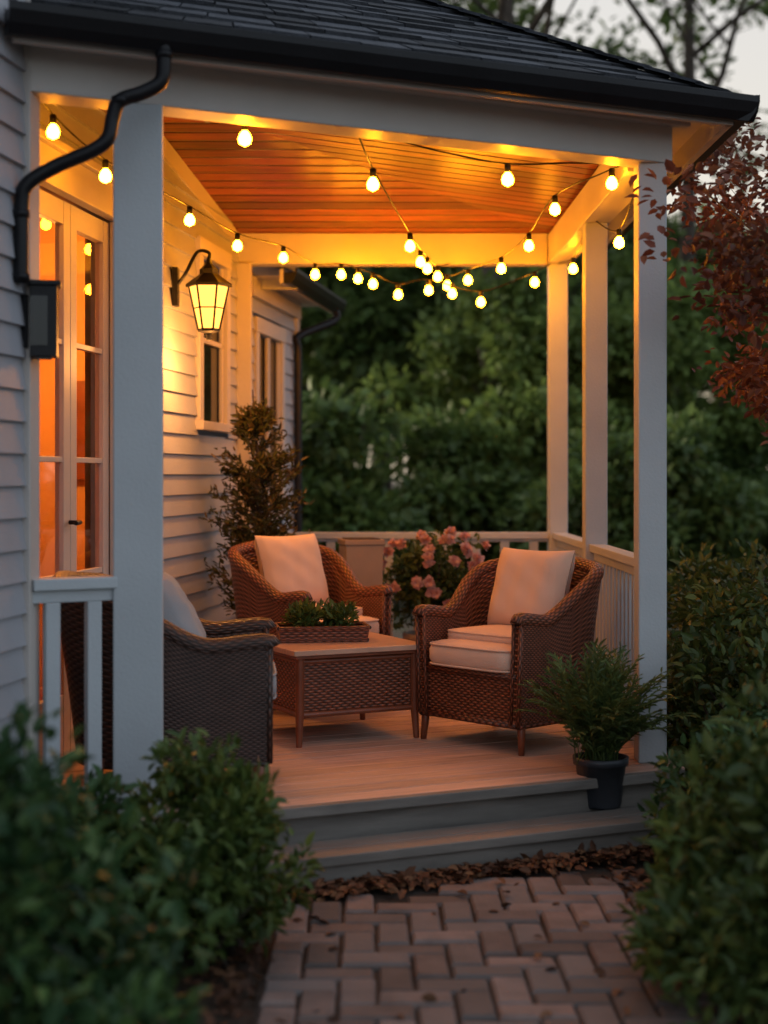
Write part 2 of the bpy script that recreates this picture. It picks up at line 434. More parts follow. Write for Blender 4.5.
def Wx(y): return -.8+.157*(y-9.3)
def Nx(y): return -1.165+.157*(y-5.17)
WD=Vector((.155,.988,0)); WN=Vector((.988,-.155,0))
FD=Vector((1.99,.97,0)).normalized(); FN=Vector((FD.y,-FD.x,0))
posts=MB()
def post(x,y,w,z0=0,z1=2.5,rz=0):
    posts.box((x,y,(z0+z1)/2),(w,w,z1-z0),rz)
post(-.815,5.33,.172,rz=.12)
post(1.185,6.3,.118); post(1.175,7.77,.115); post(1.175,9.3,.115)
posts.obj('posts',['white'],porch,bevel=.006)
bm=MB()
pL=Vector((-.80,5.33,0)); pR=Vector((1.185,6.3,0))
fL=pL-FD*.42; fR=pR+FD*.06
z=Vector((0,0,1))
bm.beam(fL+z*2.60,fR+z*2.60,.15,.2)
bm.beam(fL+FN*.095+z*2.685,fR+FN*.095+FD*.06+z*2.685,.05,.07)
bm.beam((1.18,6.42,2.592),(1.18,9.38,2.592),.14,.186)
bm.beam((Wx(9.3)-.05,9.3,2.595),(1.105,9.3,2.595),.13,.19)
bm.beam((Wx(9.22)+.05,9.24,.0),(Wx(9.22)+.05,9.24,2.5),.09,.09)
bm.obj('beams',['trim'],porch,bevel=.005)
A=Vector((Wx(6.9)-.02,6.9,3.03)); B_=Vector((1.13,6.75,2.73)); FLc=Vector((-1.42,5.05,2.69)); FRc=Vector((1.13,6.28,2.69)); RR=Vector((1.13,9.26,2.69)); RL=Vector((-.83,9.26,2.69))
mb=MB()
for tri in ((RL,RR,A),(RR,B_,A),(FLc,A,B_),(FLc,B_,FRc)):
    mb.add(list(tri),[(0,1,2)],0,[[(p.x,9.26-p.y) for p in tri]])
mb.obj('ceiling',['ceil'],porch)
mb=MB(); mb.add([RR+Vector((0.01,0,-.01)),FRc+Vector((.01,0,-.01)),B_+Vector((.01,0,.02))],[(0,1,2)]); 
mb.beam(RL+Vector((.02,-.03,-.05)),A+Vector((.035,0,-.05)),.03,.10)
mb.obj('ceiling_trim',['trim'],porch)
# roof
gL=Vector((-1.157,4.90,0)); gR=Vector((1.485,6.085,0)); gB=Vector((1.485,9.65,0))
RZ=2.72
apex=Vector((-.735,7.65,RZ+1.2)); rb=Vector((-.46,9.65,RZ+1.05))
def shingles(mb,p0,p1,q0,q1,rows,tab=.24):
    nrm=(p1-p0).cross(q0-p0); 
    if nrm.length<1e-6: nrm=(p1-p0).cross(q1-p0)
    nrm.normalize()
    if nrm.z<0: nrm=-nrm
    mb.add([p0-nrm*.006,p1-nrm*.006,q1-nrm*.006,q0-nrm*.006],[(0,1,2,3)])
    d=(p1-p0).normalized()
    for r in range(rows):
        a0=p0.lerp(q0,r/rows);a1=p1.lerp(q1,r/rows); t2=min((r+1.25)/rows,1); b0=p0.lerp(q0,t2);b1=p1.lerp(q1,t2)
        L=(a1-a0).length; x=-random.uniform(0,tab)
        while x<L:
            w=tab*random.uniform(.6,1.3); s0=max(0,x)/L; s1=min(L,x+w-.008)/L; x+=w
            if s1-s0<.005: continue
            h=random.uniform(.012,.022)
            v=[a0.lerp(a1,s0),a0.lerp(a1,s1),b0.lerp(b1,s1),b0.lerp(b1,s0)]
            top=[v[0]+nrm*h,v[1]+nrm*h,v[2]+nrm*.002,v[3]+nrm*.002]
            mb.add([*v,*top],[(4,5,6,7),(0,1,5,4),(1,2,6,5),(3,0,4,7)])
g3L=Vector((gL.x,gL.y,RZ));g3R=Vector((gR.x,gR.y,RZ));g3B=Vector((gB.x,gB.y,RZ))
mb=MB()
shingles(mb,g3L,g3R,apex+Vector((-.01,0,0)),apex,19)
shingles(mb,g3R,g3B,apex,rb,19)
for i in range(24):
    a=g3R.lerp(apex,i/24);b=g3R.lerp(apex,(i+1.2)/24)
    mb.beam(a+z*.024,b+z*.018,.14,.012)
mb.obj('roof',['shingle'],porch)
mb=MB()
mb.add([Vector((rb.x,9.6,RZ-.06)),Vector((1.45,9.6,RZ-.06)),Vector((rb.x,9.6,rb.z-.02))],[(0,1,2)])
mb.add([(fL.x,fL.y,2.722),(fR.x,fR.y,2.722),(1.2,9.6,2.722),(1.475,9.6,2.718),(gR.x,gR.y,2.718),(gL.x,gL.y,2.718)],[(0,1,4,5),(1,2,3,4)])
out=(g3R-g3L).normalized(); fn=Vector((out.y,-out.x,0))
mb.beam(g3L-fn*.02-z*.05,g3R-fn*.02-z*.05,.03,.10); mb.beam(g3R+Vector((-.02,0.01,-.05)),g3B+Vector((-.02,0,-.05)),.03,.10)
mb.obj('soffit_fascia',['trim'],porch)
mb=MB()
def gut(p0,p1,nrm):
    prof=[(.0,.0),(.0,-.088),(.045,-.092),(.07,-.06),(.085,-.02),(.085,.006),(.075,.006),(.072,-.02),(.01,-.02)]
    vs=[]
    for p in (p0,p1):
        for a,b in prof: vs.append(p+nrm*a+z*b)
    n=len(prof); mb.add(vs,[(i,(i+1)%n,(i+1)%n+n,i+n) for i in range(n)]+[tuple(range(n)),tuple(range(2*n-1,n-1,-1))])
gut(g3L-out*.03,g3R+out*.06+z*0,fn); gut(g3R+Vector((0,-.05,0)),g3B,Vector((1,0,0)))
mb.obj('gutter',['black'],porch,bevel=.003)
mb=MB()
def smoothpath(pts,k=8):
    P=[Vector(p) for p in pts];out=[]
    for i in range(len(P)-1):
        p0=P[max(i-1,0)];p1=P[i];p2=P[i+1];p3=P[min(i+2,len(P)-1)]
        for j in range(k):
            t=j/k; out.append(.5*((2*p1)+(p2-p0)*t+(2*p0-5*p1+4*p2-p3)*t*t+(-p0+3*p1-3*p2+p3)*t**3))
    out.append(P[-1]); return out
mb.tube(smoothpath([(-.69,5.07,2.68),(-.69,5.07,2.60),(-.70,5.07,2.53),(-.76,5.06,2.49),(-.835,5.05,2.46),(-.86,5.05,2.40),(-.875,5.04,2.33),(-.93,5.03,2.285),(-1.04,5.02,2.235),(-1.135,5.0,2.17),(-1.155,5.0,2.10),(-1.157,5.0,1.95),(-1.157,5.0,1.84)],6),.025,14)
for p in ((-.69,5.07,2.62),(-.835,5.05,2.46),(-1.157,5.0,2.07),(-1.157,5.0,1.86)): 
    mb.lathe([(.02,-.012),(.030,-.012),(.030,.012),(.02,.012)],p,14)
mb.obj('downspout',['black'],None,smooth=True)

# ---------------------------------------------------------------- house
house=empty('siding_house')
def siding(mb,fx,y0,y1,z0,z1,openings=(),exp=.108):
    n=int(math.ceil((z1-z0)/exp))
    for r in range(n):
        za=z0+r*exp; zb=min(za+exp,z1); cuts=[(y0,y1)]
        for oy0,oy1,oz0,oz1 in openings:
            if zb>oz0+.02 and za<oz1-.02:
                new=[]
                for a,b in cuts:
                    if oy1<=a or oy0>=b: new.append((a,b)); continue
                    if a<oy0: new.append((a,oy0))
                    if b>oy1: new.append((oy1,b))
                cuts=new
        for a,b in cuts:
            pa=Vector((fx(a),a,0));pb=Vector((fx(b),b,0)); o1=WN*.022;o0=WN*.004
            mb.add([pa+o1+z*za,pb+o1+z*za,pb+o0+z*(zb+.004),pa+o0+z*(zb+.004),pa+z*za,pb+z*za],[(0,1,2,3),(4,5,1,0)])
sd=MB()
DO=(5.86,6.86,0,2.36); WO=(8.36,8.88,1.50,2.42); W2=(9.72,10.42,.95,2.12)
siding(sd,Wx,5.17,9.45,-.2,3.05,[(DO[0]-.1,DO[1]+.12,-1,DO[3]+.12),(WO[0]-.07,WO[1]+.07,WO[2]-.07,WO[3]+.07)])
siding(sd,Wx,9.45,11.0,GZ,2.5,[(W2[0]-.07,W2[1]+.07,W2[2]-.07,W2[3]+.07)])
siding(sd,Nx,2.6,5.17,GZ,5.2)
siding(sd,Nx,5.17,9.7,2.95,5.2)
def quad(mb,a,b,z0,z1,mi=0): mb.add([(a[0],a[1],z0),(b[0],b[1],z0),(b[0],b[1],z1),(a[0],a[1],z1)],[(0,1,2,3)],mi)
quad(sd,(Nx(5.17),5.17),(Wx(5.17)-.1,5.17),-.2,3.0)
quad(sd,(Wx(11.0),11.0),(-4,11.0),GZ,2.6)
quad(sd,(Nx(9.7),9.7),(-4,9.7),2.4,5.2); quad(sd,(Nx(2.6),2.6),(-4,2.6),GZ,5.2)
quad(sd,(-4,2.6),(-4,11),GZ,3.0)
sd.add([(Nx(2.6),2.6,5.2),(Nx(9.7),9.7,5.2),(-4,9.7,5.2),(-4,2.6,5.2)],[(0,1,2,3)])
sd.obj('siding_walls',['siding'],house)
tr=MB()
def wbox(mb,fx,y0,y1,z0,z1,thick,mi=0,inset=0):
    a=Vector((fx(y0),y0,0))+WN*(inset+thick/2); b=Vector((fx(y1),y1,0))+WN*(inset+thick/2)
    mb.beam(a+z*(z0+z1)/2,b+z*(z0+z1)/2,thick,z1-z0,mi)
wbox(tr,Nx,5.085,5.175,GZ,3.0,.034)
wbox(tr,Wx,10.92,11.01,GZ,2.46,.034)
y0,y1,_,zt=DO
wbox(tr,Wx,y0-.12,y0,0.002,zt+.0,.05); wbox(tr,Wx,y1,y1+.15,.002,zt,.05); wbox(tr,Wx,y0-.15,y1+.18,zt,zt+.15,.055); wbox(tr,Wx,y0-.17,y1+.20,zt+.15,zt+.185,.08)
for (a,b,c,d) in (WO,W2):
    wbox(tr,Wx,a-.08,a,c,d,.035);wbox(tr,Wx,b,b+.08,c,d,.035);wbox(tr,Wx,a-.09,b+.09,d,d+.10,.04);wbox(tr,Wx,a-.10,b+.10,c-.05,c,.06)
    wbox(tr,Wx,a,b,(c+d)/2-.015,(c+d)/2+.015,.02,inset=-.01)
    wbox(tr,Wx,a,a+.03,c,d,.02,inset=-.01);wbox(tr,Wx,b-.03,b,c,d,.02,inset=-.01)
    if b-a>.6: wbox(tr,Wx,(a+b)/2-.03,(a+b)/2+.03,c,d,.025,inset=-.008)
tr.obj('trim_boards',['trim'],house,bevel=.004)
gl=MB()
for (a,b,c,d) in (WO,W2):
    p=Vector((Wx(a),a,0))-WN*.015;q=Vector((Wx(b),b,0))-WN*.015
    gl.add([p+z*c,q+z*c,q+z*d,p+z*d],[(0,1,2,3)])
gl.obj('window_glass',['darkglass'],house)
dr=MB()
def leaf(a,b):
    st=.075
    wbox(dr,Wx,a,a+st,.02,zt-.01,.04,inset=-.04);wbox(dr,Wx,b-st,b,.02,zt-.01,.04,inset=-.04)
    wbox(dr,Wx,a+st,b-st,.02,.28,.038,inset=-.04);wbox(dr,Wx,a+st,b-st,zt-.11,zt-.01,.038,inset=-.04)
    for k in (1,2,3): 
        h=.28+(zt-.11-.28)*k/4; wbox(dr,Wx,a+st,b-st,h-.012,h+.012,.03,inset=-.035)
    p=Vector((Wx(a+st),a+st,0))-WN*.02;q=Vector((Wx(b-st),b-st,0))-WN*.02
    dr.add([p+z*.28,q+z*.28,q+z*(zt-.11),p+z*(zt-.11)],[(0,1,2,3)],1)
mid=(y0+y1)/2; leaf(y0+.005,mid-.003); leaf(mid+.003,y1-.005)
dr.tube([Vector((Wx(mid),mid-.03,1.0))+WN*.0,Vector((Wx(mid),mid-.03,1.0))+WN*.05,Vector((Wx(mid),mid-.13,1.0))+WN*.05],.01,8,2)
dr.obj('french_door',['trim','glass','black'],house,bevel=.003)
rm=MB()
ra=Vector((Wx(5.3),5.3,0))-WN*.12; rb_=Vector((Wx(8.3),8.3,0))-WN*.12; rc=rb_-WN*2.2; rd=ra-WN*2.2
for a,b in ((rb_,rc),(rc,rd),(rd,ra)): quad(rm,a,b,0,2.7)
a1=Vector((Wx(y0-.01),y0-.01,0))-WN*.12; b1=Vector((Wx(y1+.01),y1+.01,0))-WN*.12
quad(rm,ra,a1,0,2.7); quad(rm,b1,rb_,0,2.7)
rm.add([a1+z*zt,b1+z*zt,b1+z*2.7,a1+z*2.7],[(0,1,2,3)])
rm.add([ra+z*.001,rb_+z*.001,rc+z*.001,rd+z*.001],[(0,1,2,3)],1); rm.add([ra+z*2.7,rb_+z*2.7,rc+z*2.7,rd+z*2.7],[(0,1,2,3)])
fd=(rc-rb_).normalized()
rm.beam(rb_+fd*.25-WD*.03+z*1.45,rb_+fd*.65-WD*.03+z*1.45,.03,.55,1)
rm.beam(rb_+fd*.9-WD*.2+z*.45,rb_+fd*1.7-WD*.2+z*.45,.35,.9,1)
rm.obj('interior_room',['room','wood'],house)
pl=MB(); pc=(-1.75,7.55,1.98)
pl.lathe([(.02,.14),(.10,.06),(.13,0),(.12,-.05),(.0,-.06)],pc,12,0); pl.tube([(pc[0],pc[1],2.69),(pc[0],pc[1],pc[2]+.14)],.008,6,1)
pl.obj('pendant_lamp',['pendant','black'],house,smooth=True)
wr=MB()
e0=Vector((Wx(9.50),9.50,2.5))+WN*.24; e1=Vector((Wx(11.0),11.0,2.5))+WN*.24+WD*.28
t0=e0-WN*2.2+z*1.1; t1=e1-WN*2.2+z*1.1-WD*1.2
shingles(wr,e0,e1,t0,t1,14)
b1_=e1-WN*4.4; shingles(wr,e1,b1_,t1,t1-WN*.02,12)
wr.obj('wing_roof',['shingle'],house)
wg=MB()
mb=wg
gut(e0,e1+WD*.05,WN)
a=Vector((Wx(10.86),10.86,0))+WN*.05
wg.tube(smoothpath([e1-WD*.12+WN*.03+z*-.08,e1-WD*.13+WN*.02+z*-.16,a+z*2.2,a+z*2.08,a+z*1.5,a+z*GZ],5),.03,10)
wg.obj('wing_gutter',['black'],house)
ws=MB(); s0=Vector((Wx(9.5),9.5,2.46));s1=Vector((Wx(11.0),11.0,2.46))+WD*.25
ws.add([s0,s0+WN*.24,s1+WN*.24,s1],[(0,1,2,3)]); ws.beam(e0-z*.045-WN*.015,e1-z*.045-WN*.015,.025,.09)
ws.beam(Vector((Wx(9.5),9.5,2.40))+WN*.03,Vector((Wx(11.0),11.0,2.40))+WN*.03,.03,.12)
ws.obj('wing_soffit',['trim'],house)

# ---------------------------------------------------------------- railings
def railing(name,p0,p1,sp,bw,top=.845,sub=.044):
    mb=MB(); p0=Vector(p0);p1=Vector(p1); L=(p1-p0).length; d=(p1-p0)/L; ang=math.atan2(d.y,d.x)
    mb.beam(p0+z*(top-.02),p1+z*(top-.02),.085,.04); mb.beam(p0+z*(top-.04-sub/2),p1+z*(top-.04-sub/2),.04,sub)
    mb.beam(p0+z*.085,p1+z*.085,.045,.06)
    n=max(1,round(L/sp)); zt_=top-.04-sub; zc=(.115+zt_)/2
    for i in range(n):
        q=p0+d*(L*(i+.5)/n); mb.box((q.x,q.y,zc),(bw,bw*.8,zt_-.115),ang)
    return mb.obj(name,['white'],None,bevel=.004)
lw=Vector((Nx(5.12)+.02,5.12,0)); railing('porch_railing',lw,(-.895,5.27,0),.14,.052)
railing('porch_railing',(1.18,6.36,0),(1.18,7.71,0),.10,.036)
railing('porch_railing',(1.18,7.83,0),(1.18,9.24,0),.10,.036)
railing('porch_railing',(Wx(9.3)+.12,9.3,0),(1.117,9.3,0),.175,.055,sub=.018)

# ---------------------------------------------------------------- string lights
SL=empty('string_lights')
strands=[
 [(-1.20,5.5,2.60),(-1.18,5.62,2.55),(-1.05,6.0,2.46),(-.83,6.98,2.45),(-.67,7.7,2.44),(-.47,8.33,2.47),(-.31,8.8,2.44),(-.16,8.95,2.46),(.03,9.0,2.41),(.18,8.95,2.34),(.36,8.9,2.36),(.67,8.9,2.29),(1.0,9.0,2.42),(1.12,9.22,2.5)],
 [(1.10,6.42,2.53),(1.02,6.5,2.51),(.87,6.98,2.50),(.826,7.7,2.44),(.74,8.33,2.41),(.588,8.82,2.41),(.476,9.0,2.40),(.30,9.2,2.5)],
 [(-.05,5.80,2.55),(.02,6.12,2.45),(.205,7.32,2.38),(.33,8.33,2.41),(.41,8.82,2.43),(.5,9.22,2.5)],
 [(-.46,5.60,2.52),(-.05,5.80,2.53),(.30,5.97,2.485),(.57,6.12,2.47),(.85,6.25,2.50),(1.10,6.42,2.53)],
 [(1.17,6.42,2.5),(1.195,7.14,2.37),(1.17,7.69,2.5)],[(1.17,7.85,2.5),(1.19,8.7,2.46),(1.17,9.22,2.5)]]
cb=MB()
for s_ in strands: cb.tube(smoothpath(s_,6),.004,5)
bulbs=[(-1.18,5.62,2.55),(-1.05,6.0,2.46),(-.83,6.98,2.45),(-.67,7.7,2.44),(-.47,8.33,2.47),(-.31,8.8,2.44),(-.16,8.95,2.46),(-.06,8.98,2.44),(.03,9.0,2.41),(.18,8.95,2.34),(.36,8.9,2.36),(.5,8.9,2.34),(.67,8.9,2.29),(1.0,9.0,2.42),
 (1.05,6.46,2.52),(.87,6.98,2.50),(.826,7.7,2.44),(.74,8.33,2.41),(.588,8.82,2.41),(.476,9.0,2.40),
 (.02,6.12,2.45),(.205,7.32,2.38),(.33,8.33,2.41),(.41,8.82,2.43),(.28,8.0,2.40),(-.46,5.60,2.52),(.57,6.12,2.47),(1.195,7.14,2.37),(1.19,8.7,2.46)]
bb=MB()
for x,y,zz in bulbs:
    cb.lathe([(.006,0),(.013,-.004),(.014,-.036),(.006,-.038)],(x,y,zz+.002),10)
    bb.lathe([(.009,-.034),(.020,-.048),(.026,-.066),(.021,-.084),(.001,-.094)],(x,y,zz),8)
cb.obj('cable',['black'],SL,smooth=True); bb.obj('bulbs',['bulb'],SL,smooth=True)

# ---------------------------------------------------------------- wall lantern
def lantern(name,c,mount,s=1.0):
    e=empty(name,c); mb=MB()
    def fr(r0,z0,r1,z1,mi):
        vs=[]
        for r,zz in ((r0,z0),(r1,z1)):
            for k in range(6):
                t=math.pi/3*k; vs.append((r*math.cos(t)*s,r*math.sin(t)*s,zz*s))
        mb.add(vs,[(k,(k+1)%6,(k+1)%6+6,k+6) for k in range(6)],mi); return vs
    fr(.055,-.17,.105,.055,1)
    for k in range(6):
        t=math.pi/3*k; mb.tube([(.057*math.cos(t)*s,.057*math.sin(t)*s,-.175*s),(.107*math.cos(t)*s,.107*math.sin(t)*s,.06*s)],.006*s,6)
    for zz,r in ((-.06,.0815),):
        P=[(r*s*math.cos(math.pi/3*k),r*s*math.sin(math.pi/3*k),zz*s) for k in range(7)]; mb.tube(P,.0035,5,0,False)
    fr(.125,.055,.125,.07,0);fr(.125,.07,.05,.125,0);fr(.05,.125,.05,.15,0);fr(.05,.15,.02,.18,0);fr(.02,.18,.008,.22,0);fr(.0,.055,.125,.055,0)
    fr(.06,-.185,.06,-.17,0);fr(.0,-.2,.06,-.185,0);fr(.012,-.23,.02,-.2,0);fr(.0,-.235,.012,-.23,0)
    m_=Vector(mount)-Vector(c)
    mb.tube(smoothpath([m_+z*.02,m_*.7+z*.10,m_*.35+z*.22,Vector((0,0,.24*s)),Vector((0,0,.2*s))],6),.009,8)
    q=m_; mb.beam(q+z*-.08,q+z*.12,.03,.075)
    mb.obj('lantern_body',['black','lantglow'],e)
    ld=bpy.data.lights.new('lantern_light','POINT'); ld.energy=27; ld.color=(1,.38,.08); ld.shadow_soft_size=.05
    lo=bpy.data.objects.new('lantern_light',ld); link(lo,e); lo.location=(0.03,0,-.32)
lantern('wall_lantern',(-.815,7.68,2.11),(Wx(7.82)+.03,7.82,2.16),.95)
e=empty('wall_sconce'); mb=MB()
c=Vector((Nx(5.1)+.075,5.10,1.72))
mb.box(c,(.09,.10,.24),.155); mb.box(c+z*.128,(.115,.125,.016),.155); mb.beam(c-WN*.07+z*.0,c-WN*.045,.08,.18)
for sx in (-1,1):
    mb.box(c+WD*sx*.0515,(.06,.004,.17),.155,1)
mb.box(c-z*.124,(.05,.05,.008),.155,1)
mb.obj('sconce_body',['black','darkglass'],e,bevel=.002)

# ---------------------------------------------------------------- furniture
def pillow(mb,c,R,w,h,t,mi=0,n=22,p=4):
    for sgn in (1,-1):
        def fn(a,b):
            u=2*a-1;v=2*b-1; u=math.sin(u*math.pi/2)*.35+u*.65; v=math.sin(v*math.pi/2)*.35+v*.65
            k=max(0,(1-abs(u)**p))**.5*max(0,(1-abs(v)**p))**.5
            pin=1-.05*(1-v*v); pin2=1-.05*(1-u*u)
            wr=.006*math.sin(9*u+4*v)*math.sin(5*v-2*u)*k
            q=Vector((u*w/2*pin,v*h/2*pin2,sgn*(t/2*k+.002)+wr))
            return Vector(c)+R@q
        mb.grid(fn,n,n,mi)
def slab_cushion(mb,c,w,d,t,mi=0,r=.035):
    n=44
    def outline(k,ins): 
        a=2*math.pi*k/n; ca,sa=math.cos(a),math.sin(a); e=.28
        return (math.copysign(abs(ca)**e,ca)*(w/2-ins),math.copysign(abs(sa)**e,sa)*(d/2-ins))
    lay=[(.10,-t/2+.002),(r*.9,-t/2),(r*.3,-t/2+r*.3),(0,-t/2+r),(0.0,t/2-r),(r*.3,t/2-r*.3),(r*.9,t/2),(.10,t/2+.010),(.19,t/2+.014)]
    vs=[]
    for ins,zz in lay:
        for k in range(n):
            x,y=outline(k,ins); vs.append((c[0]+x,c[1]+y,c[2]+zz))
    fs=[(i*n+k,i*n+(k+1)%n,(i+1)*n+(k+1)%n,(i+1)*n+k) for i in range(len(lay)-1) for k in range(n)]
    fs.append(tuple((len(lay)-1)*n+k for k in range(n)))
    mb.add(vs,fs,mi)
    for zz in (t/2-r*.35,-t/2+r*.35):
        P=[(c[0]+outline(k,.004)[0],c[1]+outline(k,.004)[1],c[2]+zz) for k in range(n+1)]; mb.tube(P,.005,6,mi,False)
def armchair(loc,rot,scl,wk='wicker',cu='cush',px=0,lean=72,py=.15,pz=.695):
    e=empty('wicker_armchair',loc,rot,None,scl); mb=MB()
    hw,yf,yb=.325,-.30,.30
    def plan(t):
        if t<.3: f=t/.3; return Vector((hw-.012*(1-f),yf+(0.02-yf)*f,0)),Vector((1,0,0))
        if t>.7: f=(1-t)/.3; return Vector((-hw+.012*(1-f),yf+(0.02-yf)*f,0)),Vector((-1,0,0))
        a=(t-.3)/.4*math.pi; ca,sa=math.cos(a),math.sin(a); ex=.62
        p=Vector((math.copysign(abs(ca)**ex,ca)*hw,.02+abs(sa)**ex*(yb-.02),0))
        nn=Vector((math.copysign(abs(ca)**1.2,ca),abs(sa)**1.2,0)).normalized(); return p,nn
    def sm(x): x=max(0,min(1,x)); return x*x*(3-2*x)
    def top(p): return .575+.02*sm((-.1-p.y)/.2)+.245*sm((p.y+.14)/.42)-.03*sm(abs(p.x)/.32)*sm((p.y)/.3)
    def flare(v,p): return .055*max(0,v)**1.3*sm((p.y+.1)/.3)+.018*v
    z0=.13; nu=64
    for off,inside in ((0,False),(-.05,True)):
        def fn(a,b,off=off):
            p,nn=plan(a); zz=z0+(top(p)-z0)*b; q=p+nn*(off+flare(b,p)); q.z=zz; return q
        mb.grid(fn,nu,14,0,(1.75,.62))
    for t in (0,1):
        p,nn=plan(t)
        a=p+nn*flare(0,p); b=p+nn*(-.05+flare(0,p)); c=p+nn*(-.05+flare(1,p)); d=p+nn*flare(1,p); tp=top(p)
        mb.add([(a.x,a.y,z0),(b.x,b.y,z0),(c.x,c.y,tp),(d.x,d.y,tp)],[(0,1,2,3)],0,[[(0,0),(.05,0),(.05,.45),(0,.45)]])
        mb.tube([(a.x-nn.x*.006,a.y-.004,z0),(d.x-nn.x*.006,d.y-.004,tp)],.011,8,0)
        mb.tube([(b.x,b.y-.004,z0),(c.x,c.y-.004,tp)],.009,8,0)
    R=[]
    for i in range(nu+1):
        p,nn=plan(i/nu); q=p+nn*(-.025+flare(1,p)); q.z=top(p)+.004; R.append(q)
    R=[R[0]+Vector((0,-.012,-.02))]+R+[R[-1]+Vector((0,-.012,-.02))]
    mb.tube(R,.034,10,0)
    B=[]
    for i in range(nu+1):
        p,nn=plan(i/nu); q=p+nn*(-.012); q.z=z0; B.append(q)
    mb.tube(B,.016,8,0)
    x1=hw-.055
    mb.add([(-x1,yf+.012,z0),(x1,yf+.012,z0),(x1,yf+.012,.345),(-x1,yf+.012,.345)],[(0,1,2,3)],0,[[(0,0),(2*x1,0),(2*x1,.215),(0,.215)]])
    mb.tube([(-x1-.02,yf+.01,.345),(x1+.02,yf+.01,.345)],.018,8,0); mb.tube([(-x1-.02,yf+.01,z0),(x1+.02,yf+.01,z0)],.016,8,0)
    mb.box((0,0,.335),(2*x1,.5,.02),0,1)
    mb.obj('wicker_body',[wk,'wood'],e,smooth=True)
    lg=MB()
    for sx in (-1,1):
        for yy,sp in ((yf+.03,-.01),(yb-.09,.035)):
            lg.tube([(sx*(hw-.03),yy,.16),(sx*(hw-.025),yy+sp*.3,.08),(sx*(hw-.02),yy+sp,.0)],[.021,.018,.014],8)
    lg.obj('legs',['wood'],e,smooth=True)
    cm=MB(); slab_cushion(cm,(0,-.05,.41),.535,.56,.115); slab_cushion(cm,(0,-.0,.490),.49,.44,.05,0,.02); cm.obj('seat_cushion',[cu],e,smooth=True)
    pm=MB(); Rm=Matrix.Rotation(math.radians(lean),3,'X'); pillow(pm,(px,py,pz),Rm,.45,.40,.17); pm.obj('back_pillow',[cu],e,smooth=True)
    return e
armchair((.645,6.80,0),math.radians(-46),(.95,.95,.97))
armchair((-.31,7.78,0),math.radians(44),(.92,.98,1.0),px=.02)
armchair((-.765,5.88,0),math.radians(95),(1.05,1.22,.965),'wickerd','cushg',-.06,66,.02,.675)

# coffee table
e=empty('coffee_table',(-.165,6.98,0),math.radians(26)); mb=MB()
mb.box((0,0,.418),(.66,.64,.024),0,1); mb.box((0,0,.398),(.63,.61,.016),0,2)
for sx in (-1,1):
    for sy in (-1,1):
        mb.tube([(sx*.285,sy*.275,.395),(sx*.285,sy*.275,.15),(sx*.292,sy*.282,.0)],[.021,.02,.014],10,2)
h0,h1=.14,.385
for a,b in (((-.28,-.272),(.28,-.272)),((.282,-.272),(.282,.272)),((.28,.272),(-.28,.272)),((-.282,.272),(-.282,-.272))):
    L=math.dist(a,b); mb.add([(a[0],a[1],h0),(b[0],b[1],h0),(b[0],b[1],h1),(a[0],a[1],h1)],[(0,1,2,3)],0,[[(0,0),(L,0),(L,h1-h0),(0,h1-h0)]])
    mb.tube([(a[0],a[1],h0),(b[0],b[1],h0)],.013,8,2)
    mb.tube([(a[0],a[1],h1-.01),(b[0],b[1],h1-.01)],.012,8,2)
mb.obj('table_body',['wicker','tabletop','wood'],e,bevel=.003)

# tray with greens
e=empty('planter_tray',(-.215,7.0,.431),math.radians(8)); mb=MB()
w,d,h=.40,.20,.065
for a,b in (((-w/2,-d/2),(w/2,-d/2)),((w/2,-d/2),(w/2,d/2)),((w/2,d/2),(-w/2,d/2)),((-w/2,d/2),(-w/2,-d/2))):
    L=math.dist(a,b); mb.add([(a[0],a[1],0),(b[0],b[1],0),(b[0]*1.05,b[1]*1.07,h),(a[0]*1.05,a[1]*1.07,h)],[(0,1,2,3)],0,[[(0,0),(L,0),(L,h),(0,h)]])
    mb.tube([(a[0]*1.05,a[1]*1.07,h),(b[0]*1.05,b[1]*1.07,h)],.009,8,0); mb.tube([(a[0],a[1],.008),(b[0],b[1],.008)],.009,8,0)
mb.box((0,0,.03),(w*.98,d*.96,.04),0,1)
mb.obj('tray',['wicker','soil'],e)
rg=np.random.default_rng(12); blobs=[((rg.uniform(-.13,.13),rg.uniform(-.06,.06),.08+rg.uniform(0,.04)),(.045,.045,.045),36) for _ in range(24)]
P,D,Nn=cloud_arrays(blobs,rg,.8); link(bpy.data.objects.new('greens',leaf_mesh('greens',P,D,Nn,.04,.017,'leafB',rg)),e)

# tall planter
e=empty('tall_planter',(-.04,8.66,0),math.radians(12)); mb=MB()
mb.box((0,0,.40),(.18,.18,.80),0,0,1.22); mb.box((0,0,.815),(.235,.235,.03)); mb.box((0,0,.833),(.19,.19,.008),0,1)
mb.obj('planter_body',['taupe','soil'],e,bevel=.008)

